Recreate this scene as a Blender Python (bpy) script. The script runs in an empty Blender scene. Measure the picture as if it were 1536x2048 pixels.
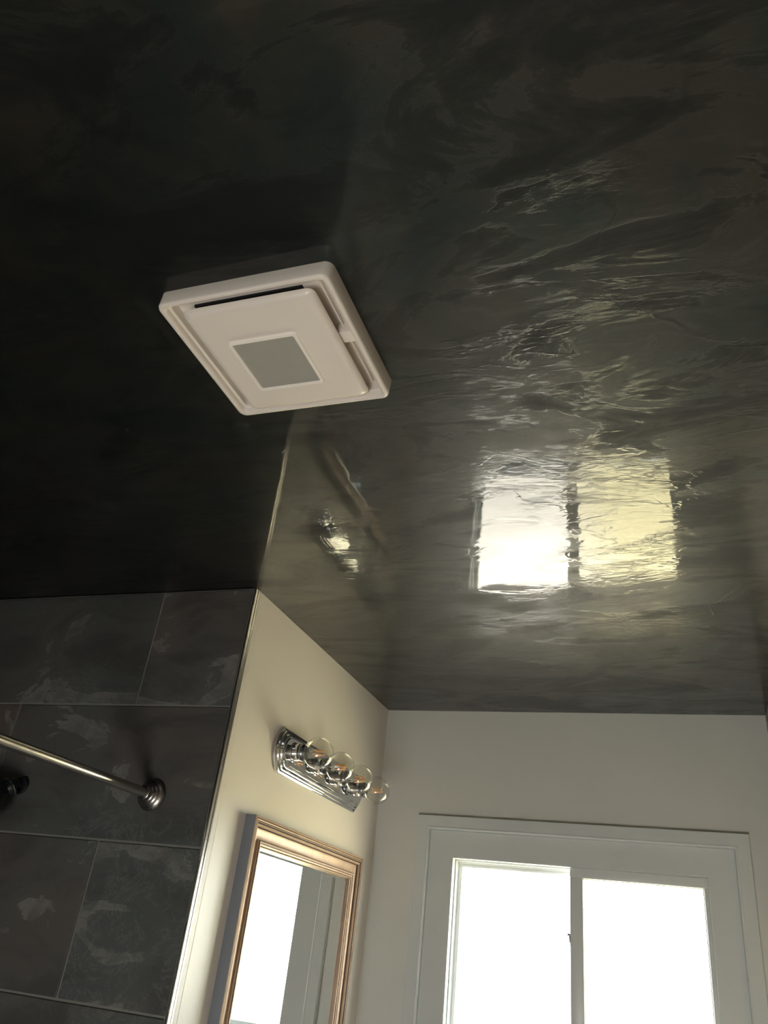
import bpy, bmesh, math, random
from mathutils import Vector, Matrix, noise

random.seed(7)
C = bpy.context.scene.collection
SC = bpy.context.scene
PI = math.pi

# ---------------------------------------------------------------- camera, sky, sun, lights, exposure
cam_d = bpy.data.cameras.new('camera')
cam = bpy.data.objects.new('camera', cam_d); C.objects.link(cam)
cam.location = (0, 0, 1.68)
cam.rotation_mode = 'XYZ'
cam.rotation_euler = (2.08764767, -0.10922109, 0.33136971)
cam_d.sensor_fit = 'HORIZONTAL'; cam_d.sensor_width = 36.0
cam_d.lens = 1564.812 / 1536.0 * 36.0
cam_d.clip_start = 0.01
SC.camera = cam

w = bpy.data.worlds.new('sky'); SC.world = w; w.use_nodes = True
bg = w.node_tree.nodes['Background']
bg.inputs[0].default_value = (0.88, 0.95, 1.0, 1)
bg.inputs[1].default_value = 17.0
sun_d = bpy.data.lights.new('sun', 'SUN'); sun = bpy.data.objects.new('sun', sun_d); C.objects.link(sun)
sun_d.energy = 30.0; sun_d.angle = math.radians(0.6); sun_d.color = (1, 0.98, 0.95)
sun.rotation_euler = Vector((0.12, 0.38, -0.92)).to_track_quat('-Z', 'Y').to_euler()
# added fill light, unseen behind the camera, brightens the room from low down
fill_d = bpy.data.lights.new('added_fill_light', 'AREA'); fill = bpy.data.objects.new('added_fill_light', fill_d); C.objects.link(fill)
fill_d.shape = 'RECTANGLE'; fill_d.size = 0.7; fill_d.size_y = 1.2
fill_d.energy = 38.0; fill_d.color = (1, 0.99, 0.96)
fill.location = (-0.25, -0.93, 0.75)
fill.rotation_euler = Vector((0, 1, 0.4)).to_track_quat('-Z', 'Z').to_euler()

SC.view_settings.view_transform = 'Standard'
SC.view_settings.look = 'None'
SC.view_settings.exposure = 0.3
SC.view_settings.gamma = 1.0
SC.view_settings.use_curve_mapping = False
SC.cycles.max_bounces = 9
SC.cycles.diffuse_bounces = 5
SC.cycles.glossy_bounces = 5
SC.cycles.transparent_max_bounces = 16
SC.cycles.caustics_reflective = False
SC.cycles.caustics_refractive = False
SC.cycles.sample_clamp_indirect = 6.0

# ---------------------------------------------------------------- room measures (metres)
XL, XR = -0.964, 0.252          # vanity wall, right wall
YT, YW = 1.564, 2.597           # shower end wall, window wall
YB = -0.95                      # wall behind the camera
XS = -1.95                      # far side of the shower
YS = 0.04                       # other end of the shower
ZC = 2.44

# ---------------------------------------------------------------- material helpers
def srgb(r, g, b):
    f = lambda c: (c/255)/12.92 if c/255 <= 0.04045 else ((c/255+0.055)/1.055)**2.4
    return (f(r), f(g), f(b), 1)

class NT:
    def __init__(s, name):
        s.m = bpy.data.materials.new(name); s.m.use_nodes = True
        s.t = s.m.node_tree; s.n = s.t.nodes; s.l = s.t.links
        s.p = s.n['Principled BSDF']; s.out = s.n['Material Output']
    def node(s, typ, **kw):
        n = s.n.new(typ)
        for k, v in kw.items(): setattr(n, k, v)
        return n
    def link(s, a, b): s.l.new(a, b)
    def coords(s, scale=(1, 1, 1), rot=(0, 0, 0), src='Object', loc=(0, 0, 0)):
        tc = s.node('ShaderNodeTexCoord'); mp = s.node('ShaderNodeMapping')
        mp.inputs['Scale'].default_value = scale; mp.inputs['Rotation'].default_value = rot
        mp.inputs['Location'].default_value = loc
        s.link(tc.outputs[src], mp.inputs[0]); return mp.outputs[0]
    def noise(s, vec, scale, detail=4, rough=0.5, dist=0.0):
        n = s.node('ShaderNodeTexNoise'); n.inputs['Scale'].default_value = scale
        n.inputs['Detail'].default_value = detail; n.inputs['Roughness'].default_value = rough
        n.inputs['Distortion'].default_value = dist
        if vec is not None: s.link(vec, n.inputs['Vector'])
        return n.outputs['Fac'], n.outputs['Color']
    def ramp(s, fac, stops, interp='LINEAR'):
        r = s.node('ShaderNodeValToRGB'); r.color_ramp.interpolation = interp
        e = r.color_ramp.elements
        while len(e) < len(stops): e.new(0.5)
        for i, (p, c) in enumerate(stops):
            e[i].position = p; e[i].color = c if len(c) == 4 else (*c, 1)
        s.link(fac, r.inputs[0]); return r.outputs[0]
    def rampf(s, fac, stops, interp='LINEAR'):
        return s.ramp(fac, [(p, (v, v, v, 1)) for p, v in stops], interp)
    def math(s, op, a, b=None, c=None):
        m = s.node('ShaderNodeMath', operation=op)
        for i, x in enumerate((a, b, c)):
            if x is None: continue
            if isinstance(x, (int, float)): m.inputs[i].default_value = x
            else: s.link(x, m.inputs[i])
        return m.outputs[0]
    def mix(s, fac, a, b):
        m = s.node('ShaderNodeMix', data_type='RGBA')
        for i, x in ((0, fac), (6, a), (7, b)):
            if isinstance(x, (int, float)): m.inputs[i].default_value = x
            elif isinstance(x, tuple): m.inputs[i].default_value = x
            else: s.link(x, m.inputs[i])
        return m.outputs[2]
    def bump(s, h, strength=0.3, dist=0.01, normal=None):
        b = s.node('ShaderNodeBump'); b.inputs['Strength'].default_value = strength
        b.inputs['Distance'].default_value = dist; s.link(h, b.inputs['Height'])
        if normal is not None: s.link(normal, b.inputs['Normal'])
        return b.outputs[0]
    def set(s, **kw):
        names = dict(color='Base Color', rough='Roughness', metal='Metallic', ior='IOR', normal='Normal', spec='Specular IOR Level',
                     coat='Coat Weight', coat_rough='Coat Roughness', coat_ior='Coat IOR', coat_normal='Coat Normal')
        for k, v in kw.items():
            i = s.p.inputs[names[k]]
            if isinstance(v, (int, float, tuple)): i.default_value = v
            else: s.link(v, i)
        return s

# ---------------------------------------------------------------- materials
def m_ceiling():
    s = NT('burnished_plaster_ceiling')
    v = s.coords((1, 1, 1))
    vx = s.coords((0.7, 1.9, 1), rot=(0, 0, 0.16))
    vf = s.coords((0.55, 2.4, 1), rot=(0, 0, -0.12))
    # folds and creases left by the crumpled sheet / trowel
    f1, c1 = s.noise(vx, 5.0, 5, 0.5, 1.2)
    f2, _ = s.noise(vf, 26, 6, 0.62, 1.6)
    fl, _ = s.noise(v, 2.2, 3, 0.5, 0.6)
    warp = s.node('ShaderNodeVectorMath', operation='MULTIPLY_ADD')
    s.link(c1, warp.inputs[0]); warp.inputs[1].default_value = (0.35, 0.35, 0.1); s.link(v, warp.inputs[2])
    def creases(scale, width, vec):
        vo = s.node('ShaderNodeTexVoronoi', feature='DISTANCE_TO_EDGE'); vo.inputs['Scale'].default_value = scale
        s.link(vec, vo.inputs['Vector'])
        return s.rampf(vo.outputs['Distance'], [(0.0, 1.0), (width, 0.0)], 'EASE')
    k1 = creases(3.2, 0.035, warp.outputs[0])
    k2 = creases(9.0, 0.10, warp.outputs[0])
    mask, _ = s.noise(s.coords((1.0, 1.6, 1), loc=(3.1, 1.7, 0)), 3.1, 4, 0.6, 0.8)
    sx = s.node('ShaderNodeSeparateXYZ'); s.link(v, sx.inputs[0])
    mk = s.rampf(s.math('ADD', mask, s.math('MULTIPLY', s.math('ADD', sx.outputs[0], 0.35), 0.28)), [(0.45, 0.03), (0.60, 1.0)])
    mk = s.math('MULTIPLY', mk, s.rampf(sx.outputs[1], [(0.45, 0.3), (0.90, 1.0)]))
    kk = s.math('MULTIPLY', s.math('ADD', s.math('MULTIPLY', k1, 0.6), s.math('MULTIPLY', k2, 0.25)), mk)
    c1b, _ = s.noise(s.coords((1, 2, 1), loc=(7, 7, 3)), 4.2, 4, 0.6, 0.6)
    r2 = s.math('ABSOLUTE', s.math('SUBTRACT', f2, 0.5))
    r2 = s.rampf(r2, [(0.0, 1.0), (0.045, 0.0)])
    fine = s.math('MULTIPLY', r2, s.math('MULTIPLY', s.math('MULTIPLY', mk, s.rampf(c1b, [(0.48, 0.0), (0.60, 1.0)])), 0.12))
    h = s.math('ADD', s.math('ADD', s.math('MULTIPLY', f1, s.math('ADD', s.math('MULTIPLY', mk, 0.45), 0.05)), s.math('MULTIPLY', kk, 0.6)), s.math('ADD', fine, s.math('MULTIPLY', fl, 1.0)))
    p, _ = s.noise(s.coords((0.8, 1.9, 1), rot=(0, 0, 0.15), loc=(1.2, 0.4, 0)), 4.2, 10, 0.68, 0.9)
    p0 = s.rampf(p, [(0.485, 0.0), (0.50, 1.0)])
    nc = s.bump(s.math('ADD', h, s.math('MULTIPLY', s.math('MULTIPLY', p0, mk), 0.18)), 1.0, 0.0006)
    # (sheet edges)
    # dark green black plaster with brown grey sheets in it
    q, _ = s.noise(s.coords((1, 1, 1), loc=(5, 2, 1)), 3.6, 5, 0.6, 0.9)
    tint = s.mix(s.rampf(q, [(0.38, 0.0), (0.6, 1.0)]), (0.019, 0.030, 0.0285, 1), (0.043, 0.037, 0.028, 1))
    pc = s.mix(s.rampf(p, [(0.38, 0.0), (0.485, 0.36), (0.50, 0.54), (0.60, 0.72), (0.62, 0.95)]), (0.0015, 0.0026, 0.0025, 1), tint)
    vein = s.rampf(s.math('ABSOLUTE', s.math('SUBTRACT', p, 0.5)), [(0.0, 1.0), (0.016, 0.0)])
    pc = s.mix(s.math('MULTIPLY', vein, 0.35), pc, (0.04, 0.043, 0.037, 1))
    pc = s.mix(s.math('MULTIPLY', k1, 0.35), pc, (0.003, 0.004, 0.004, 1))
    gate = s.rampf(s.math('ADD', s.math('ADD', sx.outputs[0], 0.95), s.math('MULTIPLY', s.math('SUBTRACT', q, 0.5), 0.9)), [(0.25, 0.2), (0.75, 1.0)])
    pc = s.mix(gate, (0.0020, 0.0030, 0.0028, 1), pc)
    rr = s.rampf(p, [(0.42, 0.58), (0.50, 0.46), (0.64, 0.34)])
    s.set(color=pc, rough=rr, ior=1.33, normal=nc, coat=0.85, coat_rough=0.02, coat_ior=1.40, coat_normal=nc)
    return s.m

def m_paint(name, col, rough=0.5, bump=0.15, scale=60, spec=0.5):
    s = NT(name)
    f, _ = s.noise(s.coords(), scale, 4, 0.6)
    g, _ = s.noise(s.coords(), 3.0, 2, 0.5)
    h = s.math('ADD', f, s.math('MULTIPLY', g, 6.0))
    c = s.mix(g, tuple(x*0.96 for x in col[:3]) + (1,), col)
    s.set(color=c, rough=rough, spec=spec, normal=s.bump(h, bump, 0.004))
    return s.m

def m_plain(name, col, rough=0.4, metal=0.0, spec=0.5, scale=80, bump=0.02, coat=0.0):
    s = NT(name)
    f, _ = s.noise(s.coords(), scale, 3, 0.5)
    r = s.math('ADD', s.math('MULTIPLY', f, rough*0.3), rough*0.85)
    s.set(color=col, rough=r, metal=metal, spec=spec, normal=s.bump(f, bump, 0.002))
    if coat: s.set(coat=coat, coat_rough=0.05)
    return s.m

def m_tile():
    s = NT('slate_tile')
    oi = s.node('ShaderNodeObjectInfo')
    off = s.node('ShaderNodeCombineXYZ')
    s.link(s.math('MULTIPLY', oi.outputs['Random'], 37.0), off.inputs[0])
    s.link(s.math('MULTIPLY', oi.outputs['Random'], 91.0), off.inputs[2])
    tc = s.node('ShaderNodeTexCoord'); add = s.node('ShaderNodeVectorMath', operation='ADD')
    s.link(tc.outputs['Object'], add.inputs[0]); s.link(off.outputs[0], add.inputs[1])
    v = add.outputs[0]
    mp = s.node('ShaderNodeMapping'); mp.inputs['Rotation'].default_value = (0, 0.7, 0); mp.inputs['Scale'].default_value = (1, 1, 2.0)
    s.link(v, mp.inputs[0])
    a, _ = s.noise(mp.outputs[0], 3.2, 9, 0.62, 0.9)
    b, _ = s.noise(v, 13.0, 9, 0.70, 1.2)
    g, _ = s.noise(v, 1.7, 4, 0.5, 0.5)
    fine, _ = s.noise(v, 90, 5, 0.7, 0.3)
    base = s.mix(s.rampf(g, [(0.38, 0.0), (0.62, 1.0)]), (0.108, 0.080, 0.069, 1), (0.074, 0.083, 0.078, 1))
    base = s.mix(s.math('MULTIPLY', oi.outputs['Random'], 0.5), base, (0.068, 0.082, 0.079, 1))
    dk = s.mix(s.rampf(a, [(0.40, 0.75), (0.52, 0.0)]), base, (0.045, 0.044, 0.041, 1))
    # pale cleft plates with sharp edges
    pl = s.rampf(a, [(0.575, 0.0), (0.59, 0.85), (0.67, 0.35), (0.75, 0.1)])
    lt = s.mix(s.math('MULTIPLY', pl, s.rampf(b, [(0.38, 0.15), (0.6, 0.8)])), dk, (0.25, 0.24, 0.215, 1))
    rid = s.rampf(s.math('ABSOLUTE', s.math('SUBTRACT', b, 0.53)), [(0.0, 1.0), (0.022, 0.0)])
    gate = s.rampf(g, [(0.5, 0.0), (0.58, 1.0)])
    lt = s.mix(s.math('MULTIPLY', s.math('MULTIPLY', rid, gate), 0.4), lt, (0.23, 0.22, 0.20, 1))
    lt = s.mix(s.math('MULTIPLY', fine, 0.25), lt, (0.11, 0.112, 0.104, 1))
    h = s.math('ADD', s.math('ADD', a, s.math('MULTIPLY', pl, 0.25)), s.math('ADD', s.math('MULTIPLY', b, 0.5), s.math('MULTIPLY', fine, 0.1)))
    s.set(color=lt, rough=s.rampf(b, [(0.3, 0.42), (0.7, 0.58)]), spec=0.5, normal=s.bump(h, 0.5, 0.006))
    return s.m

def m_thin_glass(name, tint, rough=0.0, ior=1.45, haze=0.0):
    s = NT(name); s.n.remove(s.p)
    tr = s.node('ShaderNodeBsdfTransparent'); tr.inputs[0].default_value = tint
    gl = s.node('ShaderNodeBsdfGlossy'); gl.inputs['Roughness'].default_value = rough
    lw = s.node('ShaderNodeLayerWeight'); lw.inputs['Blend'].default_value = 0.5
    r0 = ((ior-1)/(ior+1))**2*2.2
    fac = s.math('ADD', s.math('MULTIPLY', s.math('POWER', lw.outputs['Facing'], 3.4), 0.9*(1-r0)), r0)
    f, _ = s.noise(s.coords(), 9, 2, 0.5)
    s.link(s.bump(f, 0.05, 0.002), gl.inputs['Normal'])
    mx = s.node('ShaderNodeMixShader')
    s.link(fac, mx.inputs[0]); s.link(tr.outputs[0], mx.inputs[1]); s.link(gl.outputs[0], mx.inputs[2])
    s.link(mx.outputs[0], s.out.inputs[0])
    return s.m

def m_chrome(name, col, rough):
    s = NT(name)
    f, _ = s.noise(s.coords((1, 1, 1)), 40, 3, 0.5)
    s.set(color=col, metal=1.0, rough=s.math('ADD', s.math('MULTIPLY', f, rough*0.6), rough*0.7))
    return s.m

def m_frame():
    s = NT('champagne_wood_frame')
    f, _ = s.noise(s.coords((1, 1, 1)), 22, 6, 0.7, 0.4)
    g, _ = s.noise(s.coords((1, 1, 1)), 7, 3, 0.6, 0.4)
    c = s.mix(s.rampf(f, [(0.35, 0.0), (0.65, 1.0)]), (0.46, 0.315, 0.22, 1), (0.57, 0.41, 0.30, 1))
    c = s.mix(s.rampf(g, [(0.5, 0.0), (0.75, 0.5)]), c, (0.56, 0.43, 0.35, 1))
    s.set(color=c, rough=0.45, metal=0.2, spec=0.4, normal=s.bump(f, 0.08, 0.002), coat=0.1, coat_rough=0.2)
    return s.m

def m_grille():
    s = NT('perforated_speaker_cloth')
    v = s.coords((1, 1, 1), rot=(0, 0, PI/4))
    sep = s.node('ShaderNodeSeparateXYZ'); s.link(v, sep.inputs[0])
    def wave(ax):
        x = s.math('SINE', s.math('MULTIPLY', sep.outputs[ax], 2*PI/0.0023))
        return s.math('ADD', s.math('MULTIPLY', x, 0.5), 0.5)
    p = s.math('MULTIPLY', wave(0), wave(1))
    d = s.rampf(p, [(0.30, 0.0), (0.55, 1.0)])
    c = s.mix(d, (0.46, 0.45, 0.40, 1), (0.14, 0.14, 0.13, 1))
    s.set(color=c, rough=0.45, metal=0.2, normal=s.bump(s.math('MULTIPLY', d, -1.0), 0.6, 0.0008))
    return s.m

def m_ground():
    s = NT('sunlit_yard')
    tc = s.node('ShaderNodeTexCoord'); sep = s.node('ShaderNodeSeparateXYZ'); s.link(tc.outputs['Object'], sep.inputs[0])
    f, _ = s.noise(tc.outputs['Object'], 0.8, 6, 0.6, 0.3)
    g, _ = s.noise(tc.outputs['Object'], 6, 6, 0.7, 0.3)
    edge = s.math('ADD', sep.outputs[0], s.math('MULTIPLY', f, 0.5))
    m = s.rampf(s.math('ADD', s.math('MULTIPLY', edge, 1.2), 1.0), [(0.25, 0.0), (0.75, 1.0)])
    patio = s.mix(g, (0.50, 0.445, 0.39, 1), (0.56, 0.50, 0.44, 1))
    lawn = s.mix(g, (0.53, 0.45, 0.29, 1), (0.62, 0.54, 0.36, 1))
    s.set(color=s.mix(m, patio, lawn), rough=0.9, spec=0.1)
    return s.m

M = dict(
    ceiling=m_ceiling(),
    wall=m_paint('cream_wall_paint', (0.85, 0.80, 0.745, 1), 0.42, 0.10, 55),
    wall2=m_paint('grey_white_wall_paint', (0.675, 0.68, 0.63, 1), 0.5, 0.10, 55),
    wall3=m_paint('tan_wall_paint', (0.40, 0.33, 0.24, 1), 0.5, 0.10, 55),
    trim=m_paint('white_gloss_trim_paint', (0.665, 0.695, 0.69, 1), 0.28, 0.04, 30),
    vinyl=m_plain('white_window_vinyl', (0.71, 0.735, 0.74, 1), 0.3),
    edge=m_chrome('satin_aluminium_edge', (0.80, 0.77, 0.73, 1), 0.24),
    grout=m_paint('grey_grout', (0.19, 0.19, 0.17, 1), 0.85, 0.3, 200),
    tile=m_tile(),
    fan=m_plain('white_fan_plastic', (0.74, 0.675, 0.61, 1), 0.30, scale=40, bump=0.01),
    bezel=m_plain('white_bezel_plastic', (0.86, 0.80, 0.74, 1), 0.3, bump=0.01),
    black=m_plain('black_void', (0.004, 0.004, 0.004, 1), 0.8),
    grille=m_grille(),
    chrome=m_chrome('polished_chrome', (0.80, 0.81, 0.82, 1), 0.05),
    nickel=m_chrome('brushed_nickel', (0.56, 0.53, 0.49, 1), 0.22),
    nickel_dark=m_chrome('dark_brushed_nickel', (0.34, 0.32, 0.31, 1), 0.28),
    dark=m_plain('gloss_black_fitting', (0.008, 0.010, 0.013, 1), 0.18, 0.0, 0.6),
    collar=m_chrome('grey_bulb_collar', (0.26, 0.27, 0.29, 1), 0.25),
    bulb=m_thin_glass('bulb_glass', (0.97, 0.97, 0.95, 1), 0.0, 1.45),
    pane=m_thin_glass('window_glass', (0.98, 0.99, 0.96, 1), 0.0, 1.35),
    pane2=m_thin_glass('window_glass_warm', (0.92, 0.92, 0.83, 1), 0.0, 1.35),
    filament=m_plain('orange_led_filament', (1.0, 0.58, 0.28, 1), 0.6),
    frame=m_frame(),
    frame_side=m_plain('slate_grey_frame_edge', (0.17, 0.185, 0.215, 1), 0.45),  # slate grey-blue colour on the outer edge of the frame
    groove_dark=m_plain('dark_brown_grooves', (0.05, 0.035, 0.028, 1), 0.6),  # dark brown on the groove faces between the beads
    mirror=m_chrome('mirror_silver', (0.93, 0.95, 0.94, 1), 0.0),
    floor=m_plain('grey_floor_tile', (0.52, 0.49, 0.46, 1), 0.45),
    ground=m_ground(),
    tub=m_plain('white_tub_enamel', (0.62, 0.60, 0.55, 1), 0.2),
)
# brushed direction free roughness stays low on the mirror
for n in M['mirror'].node_tree.nodes:
    if n.type == 'BSDF_PRINCIPLED':
        for l in list(n.inputs['Roughness'].links): M['mirror'].node_tree.links.remove(l)
        n.inputs['Roughness'].default_value = 0.0

# ---------------------------------------------------------------- mesh helpers
def obj(name, bm, mat, parent=None, smooth=False, loc=None):
    me = bpy.data.meshes.new(name); bm.normal_update(); bm.to_mesh(me); bm.free()
    for m in (mat if isinstance(mat, (list, tuple)) else [mat]): me.materials.append(m)
    if smooth:
        for p in me.polygons: p.use_smooth = True
        try: me.set_sharp_from_angle(angle=math.radians(38))
        except Exception: pass
    o = bpy.data.objects.new(name, me); C.objects.link(o)
    if parent: o.parent = parent
    if loc: o.location = loc
    return o

def thing(name, label, cat, loc=(0, 0, 0)):
    o = bpy.data.objects.new(name, None); C.objects.link(o); o.location = loc
    o.empty_display_size = 0.05
    o['label'] = label; o['category'] = cat
    return o

def struct(name, bm, mat, **kw):
    o = obj(name, bm, mat, **kw); o['kind'] = 'structure'; return o

def box(bm, x0, x1, y0, y1, z0, z1, bev=0.0, seg=2, mi=0):
    r = bmesh.ops.create_cube(bm, size=1.0)
    for v in r['verts']:
        v.co = Vector(((x0+x1)/2 + v.co.x*(x1-x0), (y0+y1)/2 + v.co.y*(y1-y0), (z0+z1)/2 + v.co.z*(z1-z0)))
    fs = {f for v in r['verts'] for f in v.link_faces}
    for f in fs: f.material_index = mi
    if bev > 0:
        es = list({e for v in r['verts'] for e in v.link_edges})
        bmesh.ops.bevel(bm, geom=es, offset=bev, segments=seg, affect='EDGES', profile=0.5)
    return fs

def B(*a, **k):
    bm = bmesh.new(); box(bm, *a, **k); return bm

def lathe(bm, prof, axis_o, axis_d, seg=40, cap=True):
    """prof: list of (distance along axis, radius)"""
    d = Vector(axis_d).normalized(); u = d.orthogonal().normalized(); v = d.cross(u)
    rings = []
    for a, r in prof:
        c = Vector(axis_o) + d*a
        if r < 1e-6: rings.append([bm.verts.new(c)])
        else: rings.append([bm.verts.new(c + u*r*math.cos(2*PI*i/seg) + v*r*math.sin(2*PI*i/seg)) for i in range(seg)])
    for A, Bq in zip(rings, rings[1:]):
        for i in range(seg):
            j = (i+1) % seg
            if len(A) == 1 and len(Bq) == 1: continue
            if len(A) == 1: bm.faces.new((A[0], Bq[j], Bq[i]))
            elif len(Bq) == 1: bm.faces.new((A[i], A[j], Bq[0]))
            else: bm.faces.new((A[i], A[j], Bq[j], Bq[i]))
    if cap:
        for R in (rings[0], rings[-1]):
            if len(R) > 2: bm.faces.new(R)
    bmesh.ops.recalc_face_normals(bm, faces=bm.faces[:])

def tube(bm, pts, radii, seg=24, cap=True):
    pts = [Vector(p) for p in pts]
    if isinstance(radii, (int, float)): radii = [radii]*len(pts)
    rings = []; prev = None
    for i, p in enumerate(pts):
        t = (pts[min(i+1, len(pts)-1)] - pts[max(i-1, 0)]).normalized()
        if prev is None: u = t.orthogonal().normalized()
        else: u = (prev - t*prev.dot(t)).normalized()
        prev = u; v = t.cross(u)
        rings.append([bm.verts.new(p + (u*math.cos(2*PI*k/seg) + v*math.sin(2*PI*k/seg))*radii[i]) for k in range(seg)])
    for A, Bq in zip(rings, rings[1:]):
        for k in range(seg):
            j = (k+1) % seg; bm.faces.new((A[k], A[j], Bq[j], Bq[k]))
    if cap:
        bm.faces.new(rings[0]); bm.faces.new(rings[-1])
    bmesh.ops.recalc_face_normals(bm, faces=bm.faces[:])

def rrect(x0, x1, y0, y1, r, n=6):
    pts = []
    for cx, cy, a0 in ((x1-r, y1-r, 0), (x0+r, y1-r, PI/2), (x0+r, y0+r, PI), (x1-r, y0+r, 3*PI/2)):
        for i in range(n+1):
            a = a0 + (PI/2)*i/n; pts.append((cx + r*math.cos(a), cy + r*math.sin(a)))
    return pts

def loft(bm, loops, closed_start=False, closed_end=False):
    """loops: list of lists of 3d points, same count"""
    R = [[bm.verts.new(p) for p in L] for L in loops]
    n = len(R[0])
    for A, Bq in zip(R, R[1:]):
        for i in range(n):
            j = (i+1) % n; bm.faces.new((A[i], A[j], Bq[j], Bq[i]))
    if closed_start: bm.faces.new(R[0])
    if closed_end: bm.faces.new(R[-1])
    bmesh.ops.recalc_face_normals(bm, faces=bm.faces[:])

# ================================================================ THE SHELL
def ceiling():
    bm = bmesh.new()
    x0, x1, y0, y1 = XS-0.06, XR+0.06, YB-0.06, YW+0.10
    nx, ny = 150, 240
    g = []
    for j in range(ny+1):
        row = []
        for i in range(nx+1):
            x = x0 + (x1-x0)*i/nx; y = y0 + (y1-y0)*j/ny
            h = 0.0009*noise.noise(Vector((x*2.3, y*2.9, 0.7))) + 0.00034*noise.noise(Vector((x*6.5+3, y*9.0, 2.2))) \
                + 0.00012*noise.noise(Vector((x*15+1, y*24, 5.2)))
            row.append(bm.verts.new((x, y, ZC + h)))
        g.append(row)
    for j in range(ny):
        for i in range(nx):
            bm.faces.new((g[j][i], g[j+1][i], g[j+1][i+1], g[j][i+1]))
    # roof slab above
    box(bm, x0, x1, y0, y1, ZC+0.02, ZC+0.12)
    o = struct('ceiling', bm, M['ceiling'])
    for p in o.data.polygons: p.use_smooth = len(p.vertices) == 4 and p.index < nx*ny
    return o
ceiling()
struct('floor', B(XS-0.06, XR+0.06, YB-0.06, YW+0.10, -0.1, 0.0), M['floor'])

ZT = ZC + 0.03
# vanity wall
struct('wall_left', B(XL-0.12, XL, YT+0.036, YW, 0, ZT), M['wall'])
# right wall
struct('wall_right', B(XR, XR+0.10, YB, YW, 0, ZT), M['wall3'])
struct('wall_front', B(XS-0.05, XR, YB-0.05, YB, 0, ZT), M['wall2'])
# wall between the door end and the shower
struct('wall_partition', B(XS, XL, YB, YS-0.003, 0, ZT), M['wall2'])
# window wall with its opening
OX0, OX1, OZ0, OZ1 = -0.700, 0.061, 1.425, 1.977
bm = bmesh.new()
yb = YW + 0.10
box(bm, XL-0.12, OX0, YW, yb, 0, ZT); box(bm, OX1, XR+0.10, YW, yb, 0, ZT)
box(bm, OX0, OX1, YW, yb, 0, OZ0); box(bm, OX0, OX1, YW, yb, OZ1, ZT)
bmesh.ops.remove_doubles(bm, verts=bm.verts[:], dist=1e-5)
struct('wall_back', bm, M['wall2'])

# ---- tiled shower walls, each tile a piece of its own
bm = bmesh.new()
fs = box(bm, XS-0.05, XL-0.0005, YT+0.003, YT+0.036, 0, ZT)
for f in fs:
    if f.calc_center_median().x > XL-0.002: f.material_index = 1
wall_shower = struct('wall_shower', bm, [M['grout'], M['wall']])
wall_side = struct('wall_shower_side', B(XS-0.05, XS-0.003, YS, YT+0.003, 0, ZT), M['grout'])
wall_near = struct('wall_shower_near', B(XS, XL, YS-0.003, YS-0.0, 0, ZT), M['grout'])
G = 0.0027      # half a grout joint
TW, TH = 0.612, 0.305
tile_cache = {}
def tile(parent, kind, a0, a1, z0, z1):
    """kind: 'end' runs along x facing -y, 'near' facing +y, 'side' runs along y facing +x"""
    wd, hh = round(a1-a0-2*G, 4), round(z1-z0-2*G, 4)
    if wd < 0.01 or hh < 0.01: return
    key = (wd, hh)
    if key not in tile_cache:
        b = bmesh.new(); box(b, -wd/2, wd/2, -0.003, 0.004, -hh/2, hh/2, bev=0.0012, seg=1)
        me = bpy.data.meshes.new('tile'); b.to_mesh(me); b.free(); me.materials.append(M['tile']); tile_cache[key] = me
    o = bpy.data.objects.new('tile', tile_cache[key]); C.objects.link(o); o.parent = parent
    jig = random.uniform(-0.0004, 0.0004)
    if kind == 'end': o.location = ((a0+a1)/2, YT+0.003+jig, (z0+z1)/2)
    elif kind == 'near': o.location = ((a0+a1)/2, YS-0.003+jig, (z0+z1)/2); o.rotation_euler = (0, 0, PI)
    else: o.location = (XS-0.003+jig, (a0+a1)/2, (z0+z1)/2); o.rotation_euler = (0, 0, PI/2)
zr = [ZC, 2.1415]
while zr[-1] > 0.02: zr.append(max(zr[-1]-TH, 0.0))
def run(parent, kind, lo, hi, first_from_hi):
    for r in range(len(zr)-1):
        f = 0.264 if r % 2 == 0 else 0.616
        if first_from_hi: 
            e = hi; nxt = hi - f
            while e > lo + 1e-4:
                tile(parent, kind, max(nxt, lo), e, zr[r+1], zr[r]); e = nxt; nxt -= TW
        else:
            e = lo; nxt = lo + f
            while e < hi - 1e-4:
                tile(parent, kind, e, min(nxt, hi), zr[r+1], zr[r]); e = nxt; nxt += TW
run(wall_shower, 'end', XS, XL-0.006, True)
run(wall_side, 'side', YS+0.006, YT-0.004, True)
run(wall_near, 'near', XS+0.004, XL-0.006, True)

# edge trim where tile meets the painted vanity wall
bm = bmesh.new()
box(bm, XL-0.004, XL+0.0020, YT-0.003, YT+0.004, 0, ZC-0.001, bev=0.0012)
box(bm, XL-0.001, XL+0.0012, YT+0.004, YT+0.009, 0, ZC-0.001, bev=0.0005)
box(bm, XL-0.001, XL+0.0024, YT+0.009, YT+0.015, 0, ZC-0.001, bev=0.0010)
struct('trim_1', bm, M['edge'], smooth=True)

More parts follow.
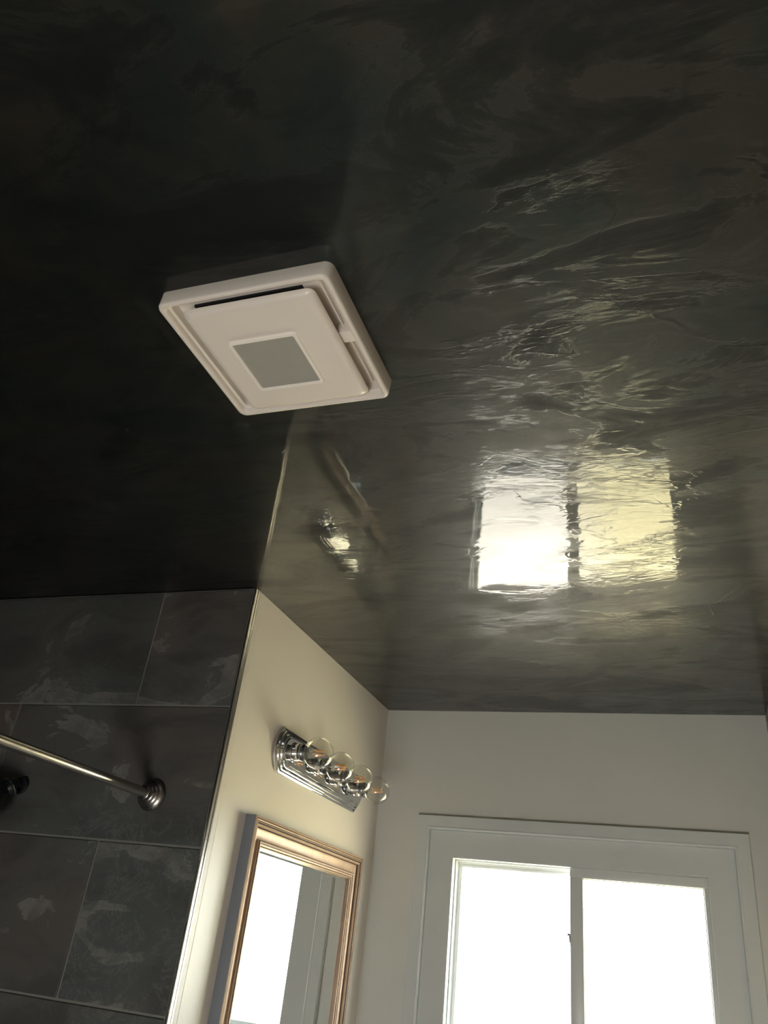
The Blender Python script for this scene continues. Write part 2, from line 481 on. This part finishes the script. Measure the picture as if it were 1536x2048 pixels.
# ================================================================ THE WINDOW
# jamb lining of the opening carries the rest
bm = bmesh.new()
jd = YW + 0.095
t = 0.004
box(bm, OX0, OX1, YW-0.001, jd, OZ1-t, OZ1); box(bm, OX0, OX1, YW-0.001, jd, OZ0, OZ0+t)
box(bm, OX0, OX0+t, YW-0.001, jd, OZ0+t, OZ1-t); box(bm, OX1-t, OX1, YW-0.001, jd, OZ0+t, OZ1-t)
win = struct('window_1', bm, M['trim'])
def mitred(name, mat, x0, x1, z0, z1, wd, prof, parent):
    """four mitred boards around the rectangle x0..x1, z0..z1 (outer edge); prof = [(s, proud)] from the outer edge inwards"""
    sides = [((x0, z1), (x1, z1), (1, -1), (-1, -1)), ((x1, z0), (x0, z0), (-1, 1), (1, 1)),
             ((x0, z0), (x0, z1), (1, 1), (1, -1)), ((x1, z1), (x1, z0), (-1, -1), (-1, 1))]
    for a, b, da, db in sides:
        bm = bmesh.new()
        La = [(a[0]+da[0]*s, YW-h, a[1]+da[1]*s) for s, h in prof]
        Lb = [(b[0]+db[0]*s, YW-h, b[1]+db[1]*s) for s, h in prof]
        loft(bm, [La, Lb], True, True)
        obj(name, bm, mat, parent)
# outer board, proud, with a rounded lip towards the window
mitred('casing_board', M['trim'], -0.816, 0.167, 1.308, 2.094, 0.04,
       [(0, -0.002), (0, 0.018), (0.0015, 0.0195), (0.033, 0.0195), (0.037, 0.0205), (0.0400, 0.0185), (0.0415, 0.015), (0.0415, -0.002)], win)
# inner flat board, lower
mitred('inner_casing_board', M['trim'], -0.775, 0.126, 1.349, 2.053, 0.075,
       [(0.001, -0.002), (0.001, 0.0020), (0.0755, 0.0016), (0.0768, 0.0006), (0.0768, -0.002)], win)
# vinyl frame in the opening, fixed left light behind and sliding right sash in front
def ring(x0, x1, z0, z1, wx0, wx1, wz0, wz1, y0, y1, bev=0.0012):
    bm = bmesh.new()
    box(bm, x0, x1, y0, y1, z1-wz1, z1, bev=bev); box(bm, x0, x1, y0, y1, z0, z0+wz0, bev=bev)
    box(bm, x0, x0+wx0, y0, y1, z0+wz0, z1-wz1, bev=bev); box(bm, x1-wx1, x1, y0, y1, z0+wz0, z1-wz1, bev=bev)
    return bm
ix0, ix1, iz0, iz1 = OX0+t, OX1-t, OZ0+t, OZ1-t
obj('window_frame', ring(ix0, ix1, iz0, iz1, 0.007, 0.004, 0.012, 0.010, YW+0.050, YW+0.085), M['vinyl'], win, smooth=True)
obj('track', B(ix0+0.001, ix0+0.005, YW+0.030, YW+0.050, iz0, iz1, bev=0.001), M['vinyl'], win, smooth=True)
obj('track', B(ix0, -0.334, YW+0.030, YW+0.034, iz1-0.005, iz1, bev=0.001), M['vinyl'], win, smooth=True)
ls = obj('fixed_sash', ring(ix0+0.007, -0.312, iz0+0.012, iz1-0.010, 0.011, 0.012, 0.014, 0.008, YW+0.054, YW+0.074), M['vinyl'], win, smooth=True)
obj('pane', B(ix0+0.012, -0.320, YW+0.063, YW+0.066, iz0+0.018, iz1-0.014), M['pane'], ls)
rs = obj('sliding_sash', ring(-0.336, 0.0570, iz0+0.002, iz1-0.001, 0.038, 0.021, 0.030, 0.027, YW+0.004, YW+0.028, bev=0.002), M['vinyl'], win, smooth=True)
obj('glazing_bead', ring(-0.2990, 0.0370, iz0+0.030, iz1-0.0270, 0.003, 0.004, 0.003, 0.003, YW+0.0105, YW+0.017, bev=0.0012), M['vinyl'], rs, smooth=True)
obj('pane', B(-0.2965, 0.0335, YW+0.013, YW+0.016, iz0+0.032, iz1-0.0295), M['pane2'], rs)
bm = bmesh.new()
box(bm, -0.3400, -0.3355, YW+0.006, YW+0.018, 1.772, 1.792, bev=0.0012)
box(bm, -0.3445, -0.3355, YW+0.007, YW+0.011, 1.790, 1.797, bev=0.0012)
lt = obj('sash_latch', bm, M['nickel_dark'], rs, smooth=True)
bm = bmesh.new(); box(bm, -0.3375, -0.3355, YW+0.006, YW+0.018, 1.50, 1.575, bev=0.0006)
obj('sash_pull', bm, M['nickel_dark'], rs, smooth=True)

# ================================================================ EXHAUST FAN
FX0, FX1, FY0, FY1 = -0.6295, -0.3735, 0.6165, 0.8700
fan = thing('exhaust_fan', 'square warm white bathroom exhaust fan cover with speaker grille on dark ceiling', 'exhaust fan',
            ((FX0+FX1)/2, (FY0+FY1)/2, ZC))
FC = Vector(fan.location)
def rel(pts, z): return [(p[0]-FC.x, p[1]-FC.y, z-FC.z) for p in pts]
bm = bmesh.new()
zf = 2.4115; R0 = 0.012
loops = [rel(rrect(FX0-0.003, FX1+0.001, FY0+0.006-0.002, FY1+0.001, R0), ZC+0.003),
         rel(rrect(FX0-0.002, FX1+0.001, FY0+0.003, FY1+0.001, R0), ZC-0.006),
         rel(rrect(FX0, FX1, FY0, FY1, R0), zf+0.004),
         rel(rrect(FX0+0.0008, FX1-0.0008, FY0+0.0008, FY1-0.0008, R0), zf+0.0012),
         rel(rrect(FX0+0.0026, FX1-0.0026, FY0+0.0026, FY1-0.0026, R0-0.002), zf),
         rel(rrect(FX0+0.0065, FX1-0.0065, FY0+0.0065, FY1-0.0065, R0-0.003), zf+0.0002),
         rel(rrect(FX0+0.0085, FX1-0.0085, FY0+0.0085, FY1-0.0085, R0-0.004), zf+0.0020),
         rel(rrect(FX0+0.0100, FX1-0.0100, FY0+0.0100, FY1-0.0100, R0-0.004), zf+0.0080),
         rel(rrect(FX0+0.0135, FX1-0.0135, FY0+0.0135, FY1-0.0135, R0-0.005), zf+0.0100),
         rel(rrect(FX0+0.0150, FX1-0.0150, FY0+0.0150, FY1-0.0150, R0-0.006), zf+0.0230),
         rel(rrect(FX0+0.040, FX1-0.040, FY0+0.040, FY1-0.040, 0.004), zf+0.0240)]
loft(bm, loops, False, True)
obj('housing', bm, M['fan'], fan, smooth=True)
# floating centre panel
px0, px1, py0, py1 = -0.5985, -0.3995, 0.6335, 0.8515
zp = 2.4035
bm = bmesh.new()
loops = [rel(rrect(px0+0.006, px1-0.006, py0+0.006, py1-0.006, 0.008), zp+0.0110),
         rel(rrect(px0, px1, py0, py1, 0.011), zp+0.0085),
         rel(rrect(px0+0.0005, px1-0.0005, py0+0.0005, py1-0.0005, 0.011), zp+0.0060),
         rel(rrect(px0+0.0035, px1-0.0035, py0+0.0035, py1-0.0035, 0.011), zp+0.0022),
         rel(rrect(px0+0.0070, px1-0.0070, py0+0.0070, py1-0.0070, 0.010), zp+0.0004),
         rel(rrect(px0+0.0110, px1-0.0110, py0+0.0110, py1-0.0110, 0.009), zp)]
loft(bm, loops, True, True)
panel = obj('centre_panel', bm, M['fan'], fan, smooth=True)
# speaker
sx0, sx1, sy0, sy1 = -0.5585, -0.4520, 0.6960, 0.8040
bm = bmesh.new(); zs = zp-0.0032
loops = [rel(rrect(sx0-0.0006, sx1+0.0006, sy0-0.0006, sy1+0.0006, 0.006), zp+0.001),
         rel(rrect(sx0, sx1, sy0, sy1, 0.006), zs+0.0012),
         rel(rrect(sx0+0.0012, sx1-0.0012, sy0+0.0012, sy1-0.0012, 0.005), zs),
         rel(rrect(sx0+0.0050, sx1-0.0050, sy0+0.0050, sy1-0.0050, 0.003), zs),
         rel(rrect(sx0+0.0060, sx1-0.0060, sy0+0.0060, sy1-0.0060, 0.003), zs+0.0028)]
loft(bm, loops)
obj('speaker_bezel', bm, M['bezel'], panel, smooth=True)
bm = bmesh.new()
loops = [rel(rrect(sx0+0.0055, sx1-0.0055, sy0+0.0055, sy1-0.0055, 0.003), zs+0.0026),
         rel(rrect(sx0+0.0056, sx1-0.0056, sy0+0.0056, sy1-0.0056, 0.003), zs+0.0018)]
loft(bm, loops, True, True)
g = obj('speaker_grille', bm, M['grille'], panel); g['label'] = 'grey perforated speaker grille'
# dark intake slots, near side and right side, and the tab that bridges the right one
def fbox(x0, x1, y0, y1, z0, z1, **k): return B(x0-FC.x, x1-FC.x, y0-FC.y, y1-FC.y, z0-FC.z, z1-FC.z, **k)
obj('intake_slot', fbox(-0.590, -0.425, 0.6465, 0.6680, zf+0.0200, zf+0.0250), M['black'], fan)['label'] = 'black intake slot'
obj('channel_rib', fbox(-0.3965, -0.3945, 0.640, 0.846, zf+0.0150, zf+0.0240, bev=0.0006), M['fan'], fan, smooth=True)
obj('panel_clip', fbox(-0.404, -0.3790, 0.7240, 0.7450, zf+0.0045, zf+0.0240, bev=0.0010), M['fan'], fan, smooth=True)

# ================================================================ VANITY LIGHT
LY0, LY1, LZ0, LZ1 = 1.793, 2.397, 2.052, 2.165
lamp = thing('vanity_light', 'chrome bar vanity light with four clear globe bulbs on cream wall above mirror', 'wall light', (XL, (LY0+LY1)/2, 2.1085))
LC = Vector(lamp.location)
def bar_outline(ins, h, n=14):
    y0, y1, z0, z1 = LY0+ins, LY1-ins, LZ0+ins, LZ1-ins
    sag = 0.034; zc = (z0+z1)/2; hz = (z1-z0)/2
    rad = (hz*hz + sag*sag)/(2*sag); a = math.asin(hz/rad)
    pts = []
    for i in range(n+1):
        th = -a + 2*a*i/n
        pts.append((y1 - rad + rad*math.cos(th), zc + rad*math.sin(th)))
    for i in range(n+1):
        th = -a + 2*a*i/n
        pts.append((y0 + rad - rad*math.cos(th), zc - rad*math.sin(th)))
    return [(h, p[0]-LC.y, p[1]-LC.z) for p in pts]
bm = bmesh.new()
steps = [(0.0, 0.0005), (0.0, 0.007), (0.0012, 0.0085), (0.005, 0.0095), (0.0062, 0.0115), (0.0068, 0.0140), (0.0085, 0.0150), (0.0122, 0.0155),
         (0.0132, 0.0178), (0.0140, 0.0200), (0.0160, 0.0210), (0.0195, 0.0213), (0.0205, 0.0230), (0.0215, 0.0245), (0.0240, 0.0250)]
loft(bm, [bar_outline(i, h) for i, h in steps], True, True)
obj('back_plate', bm, M['chrome'], lamp, smooth=True)
# the mitre joints between straight ribs and curved end caps
for end, q in ((0, 1), (0, -1), (1, 1), (1, -1)):
    bm = bmesh.new()
    pts = []
    for ins, h in steps[2:]:
        yy = LY0+0.034+ins if end == 0 else LY1-0.034-ins
        zz = LZ0+ins if q == 1 else LZ1-ins
        pts.append((h-0.0002, yy-LC.y, zz-LC.z))
    tube(bm, pts, 0.0006, 8); obj('end_seam', bm, M['black'], lamp, smooth=True)
bulbs_y = [1.865, 2.015, 2.165, 2.315]
BX, BZ = -0.8700, 2.1120
for k, y in enumerate(bulbs_y):
    o0 = (0, y-LC.y, BZ-LC.z); ax = (1, 0, 0)
    bm = bmesh.new()
    lathe(bm, [(0.024, 0.0250), (0.0265, 0.0250), (0.0275, 0.0212), (0.0410, 0.0212), (0.0420, 0.0200), (0.0420, 0.0)], o0, ax, 40)
    obj('socket', bm, M['chrome'], lamp, smooth=True)
    bx = BX-XL
    bm = bmesh.new()
    lathe(bm, [(0.0420, 0.0), (0.0420, 0.0190), (0.0440, 0.0212), (0.0480, 0.0220), (0.0550, 0.0215), (0.0585, 0.0185), (0.0585, 0.0)], o0, ax, 36)
    b = obj('bulb', bm, M['collar'], lamp, smooth=True)
    bm = bmesh.new()
    r = 0.0395; prof = [(0.0565, 0.0150), (0.0580, 0.0165)]
    a0 = math.acos(0.0190/r)
    a0 = math.asin(0.0185/r)
    for i in range(25):
        th = PI - a0 - (PI-a0)*i/24
        prof.append((bx + r*math.cos(th), max(r*math.sin(th), 0.0)))
    lathe(bm, prof, o0, ax, 48, cap=False)
    gl = obj('globe', bm, M['bulb'], b, smooth=True); gl['label'] = 'clear glass globe'
    bm = bmesh.new()
    lathe(bm, [(0.058, 0.008), (0.066, 0.0065), (0.074, 0.0035), (0.078, 0.0030), (0.080, 0.0)], o0, ax, 20)
    obj('glass_stem', bm, M['bulb'], b, smooth=True)
    ph = 0.5 + k*0.55
    for q in range(4):
        a = ph + q*PI/2
        ca, sa = math.cos(a), math.sin(a)
        bm = bmesh.new()
        p0 = (o0[0]+0.0800, o0[1]+0.0085*ca, o0[2]+0.0085*sa); p1 = (o0[0]+0.1100, o0[1]+0.0055*math.cos(a+0.7), o0[2]+0.0055*math.sin(a+0.7))
        tube(bm, [p0, p1], 0.0019, 8)
        obj('filament', bm, M['filament'], b, smooth=True)
    bm = bmesh.new()
    tube(bm, [(o0[0]+0.077, o0[1], o0[2]), (o0[0]+0.100, o0[1], o0[2])], 0.0006, 6)
    obj('support_wire', bm, M['chrome'], b, smooth=True)

# ================================================================ WALL MIRROR
MY0, MY1, MZ0, MZ1 = 1.7190, 2.4370, 1.02, 1.9335
mir = thing('wall_mirror', 'tall mirror in a ridged tan champagne frame hung on cream wall below light', 'mirror', (XL, (MY0+MY1)/2, MZ0))
MC = Vector(mir.location)
prof = [(0, 0.0005), (0, 0.0275), (0.0008, 0.0295), (0.0030, 0.0300), (0.0042, 0.0290), (0.0048, 0.0272), (0.0056, 0.0288), (0.0080, 0.0294), (0.0095, 0.0284),
        (0.0101, 0.0264), (0.0109, 0.0280), (0.0132, 0.0284), (0.0148, 0.0272), (0.0154, 0.0250), (0.0162, 0.0266), (0.0185, 0.0268), (0.0205, 0.0252), (0.0215, 0.0215),
        (0.0240, 0.0185), (0.0300, 0.0168), (0.0380, 0.0160), (0.0460, 0.0160), (0.0478, 0.0172), (0.0484, 0.0215), (0.0500, 0.0235), (0.0530, 0.0238), (0.0546, 0.0226),
        (0.0551, 0.0205), (0.0560, 0.0218), (0.0590, 0.0214), (0.0604, 0.0198), (0.0609, 0.0180), (0.0618, 0.0190), (0.0636, 0.0182), (0.0645, 0.0150), (0.0645, 0.0005)]
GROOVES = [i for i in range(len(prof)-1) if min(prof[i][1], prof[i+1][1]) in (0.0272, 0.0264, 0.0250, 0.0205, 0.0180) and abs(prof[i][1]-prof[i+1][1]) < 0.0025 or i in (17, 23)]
cs = [((MY0, MZ1), (MY1, MZ1), (1, -1), (-1, -1)), ((MY1, MZ0), (MY0, MZ0), (-1, 1), (1, 1)),
      ((MY0, MZ0), (MY0, MZ1), (1, 1), (1, -1)), ((MY1, MZ1), (MY1, MZ0), (-1, -1), (-1, 1))]
for a, b, da, db in cs:
    bm = bmesh.new()
    e = 0.00015
    ux = (b[0]-a[0], b[1]-a[1]); L = math.hypot(*ux); ux = (ux[0]/L*e, ux[1]/L*e)
    La = [(h, a[0]+da[0]*s-MC.y+ux[0], a[1]+da[1]*s-MC.z+ux[1]) for s, h in prof]
    Lb = [(h, b[0]+db[0]*s-MC.y-ux[0], b[1]+db[1]*s-MC.z-ux[1]) for s, h in prof]
    loft(bm, [La, Lb], True, True)
    n = len(prof)
    bm.faces.ensure_lookup_table()
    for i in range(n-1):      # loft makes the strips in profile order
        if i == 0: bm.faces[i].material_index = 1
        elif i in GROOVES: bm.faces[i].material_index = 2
    obj('frame_rail', bm, [M['frame'], M['frame_side'], M['groove_dark']], mir, smooth=True)
bm = bmesh.new()
y0, y1, z0, z1 = MY0+0.062, MY1-0.062, MZ0+0.062, MZ1-0.062
def rc(i, h): return [(h, y-MC.y, z-MC.z) for y, z in ((y0+i, z0+i), (y1-i, z0+i), (y1-i, z1-i), (y0+i, z1-i))]
loft(bm, [rc(0, 0.006), rc(0, 0.0095), rc(0.012, 0.0118)], True, True)
obj('mirror_glass', bm, M['mirror'], mir)

# ================================================================ SHOWER ROD
rod = thing('shower_curtain_rod', 'brushed nickel shower curtain rod reaching to a round flange on slate tiles', 'shower rod', (-1.12, YT, 1.936))
def rl(x, y, z): return (x+1.12, y-YT, z-1.936)
bm = bmesh.new(); tube(bm, [rl(-1.12, YS+0.03, 1.936), rl(-1.12, 0.93, 1.936)], 0.0125, 32); obj('outer_tube', bm, M['nickel'], rod, smooth=True)
bm = bmesh.new(); tube(bm, [rl(-1.12, 0.90, 1.936), rl(-1.12, YT-0.028, 1.936)], 0.0108, 32); obj('inner_tube', bm, M['nickel'], rod, smooth=True)
def flange(y, d):
    bm = bmesh.new()
    lathe(bm, [(0.0, 0.0), (0.0, 0.0330), (0.0030, 0.0340), (0.0060, 0.0325), (0.0090, 0.0285), (0.0105, 0.0255), (0.0115, 0.0262), (0.0150, 0.0235), (0.0165, 0.0205),
               (0.0175, 0.0212), (0.0215, 0.0190), (0.0230, 0.0165), (0.0240, 0.0170), (0.0330, 0.0150), (0.0345, 0.0130), (0.0345, 0.0)], rl(-1.12, y, 1.936), (0, d, 0), 48)
    obj('end_flange', bm, M['nickel_dark'], rod, smooth=True)
flange(YT-0.0045, -1); flange(YS+0.0055, 1)

# ================================================================ SHOWER HEAD
sh = thing('shower', 'black shower head on a short arm from slate wall at left edge', 'shower head', (-1.495, YT, 1.941))
bm = bmesh.new(); lathe(bm, [(0.0035, 0.0), (0.0035, 0.0200), (0.006, 0.0210), (0.010, 0.0185), (0.012, 0.0120), (0.012, 0.0)], (0, 0, 0), (0, -1, 0), 36)
obj('wall_flange', bm, M['dark'], sh, smooth=True)
bm = bmesh.new()
pts = [(0, -0.008, 0), (0, -0.020, 0), (0, -0.032, -0.003), (-0.001, -0.042, -0.009), (-0.003, -0.050, -0.016)]
tube(bm, pts, 0.0105, 20); obj('arm', bm, M['dark'], sh, smooth=True)
d = Vector((-0.20, -0.72, -0.62)).normalized(); p = Vector((0.0, -0.030, -0.006))
bm = bmesh.new(); lathe(bm, [(0, 0.0), (0, 0.0160), (0.004, 0.0215), (0.009, 0.0225), (0.011, 0.0225), (0.016, 0.0200), (0.022, 0.016), (0.022, 0)], p, d, 36)
obj('swivel_collar', bm, M['chrome'] if False else M['dark'], sh, smooth=True)
bm = bmesh.new(); lathe(bm, [(0.0090, 0.0226), (0.0096, 0.0234), (0.0106, 0.0234), (0.0112, 0.0226)], p, d, 36, cap=False)
obj('collar_ring', bm, M['chrome'], sh, smooth=True)['label'] = 'bright chrome ring'
bm = bmesh.new(); lathe(bm, [(0.020, 0.0), (0.020, 0.015), (0.034, 0.019), (0.060, 0.042), (0.075, 0.050), (0.086, 0.051), (0.090, 0.048), (0.090, 0)], p, d, 40)
obj('spray_head', bm, M['dark'], sh, smooth=True)

# ================================================================ OUTSIDE
struct('ground', B(-60, 60, YW+0.12, 120, -0.6, -0.5), M['ground'])
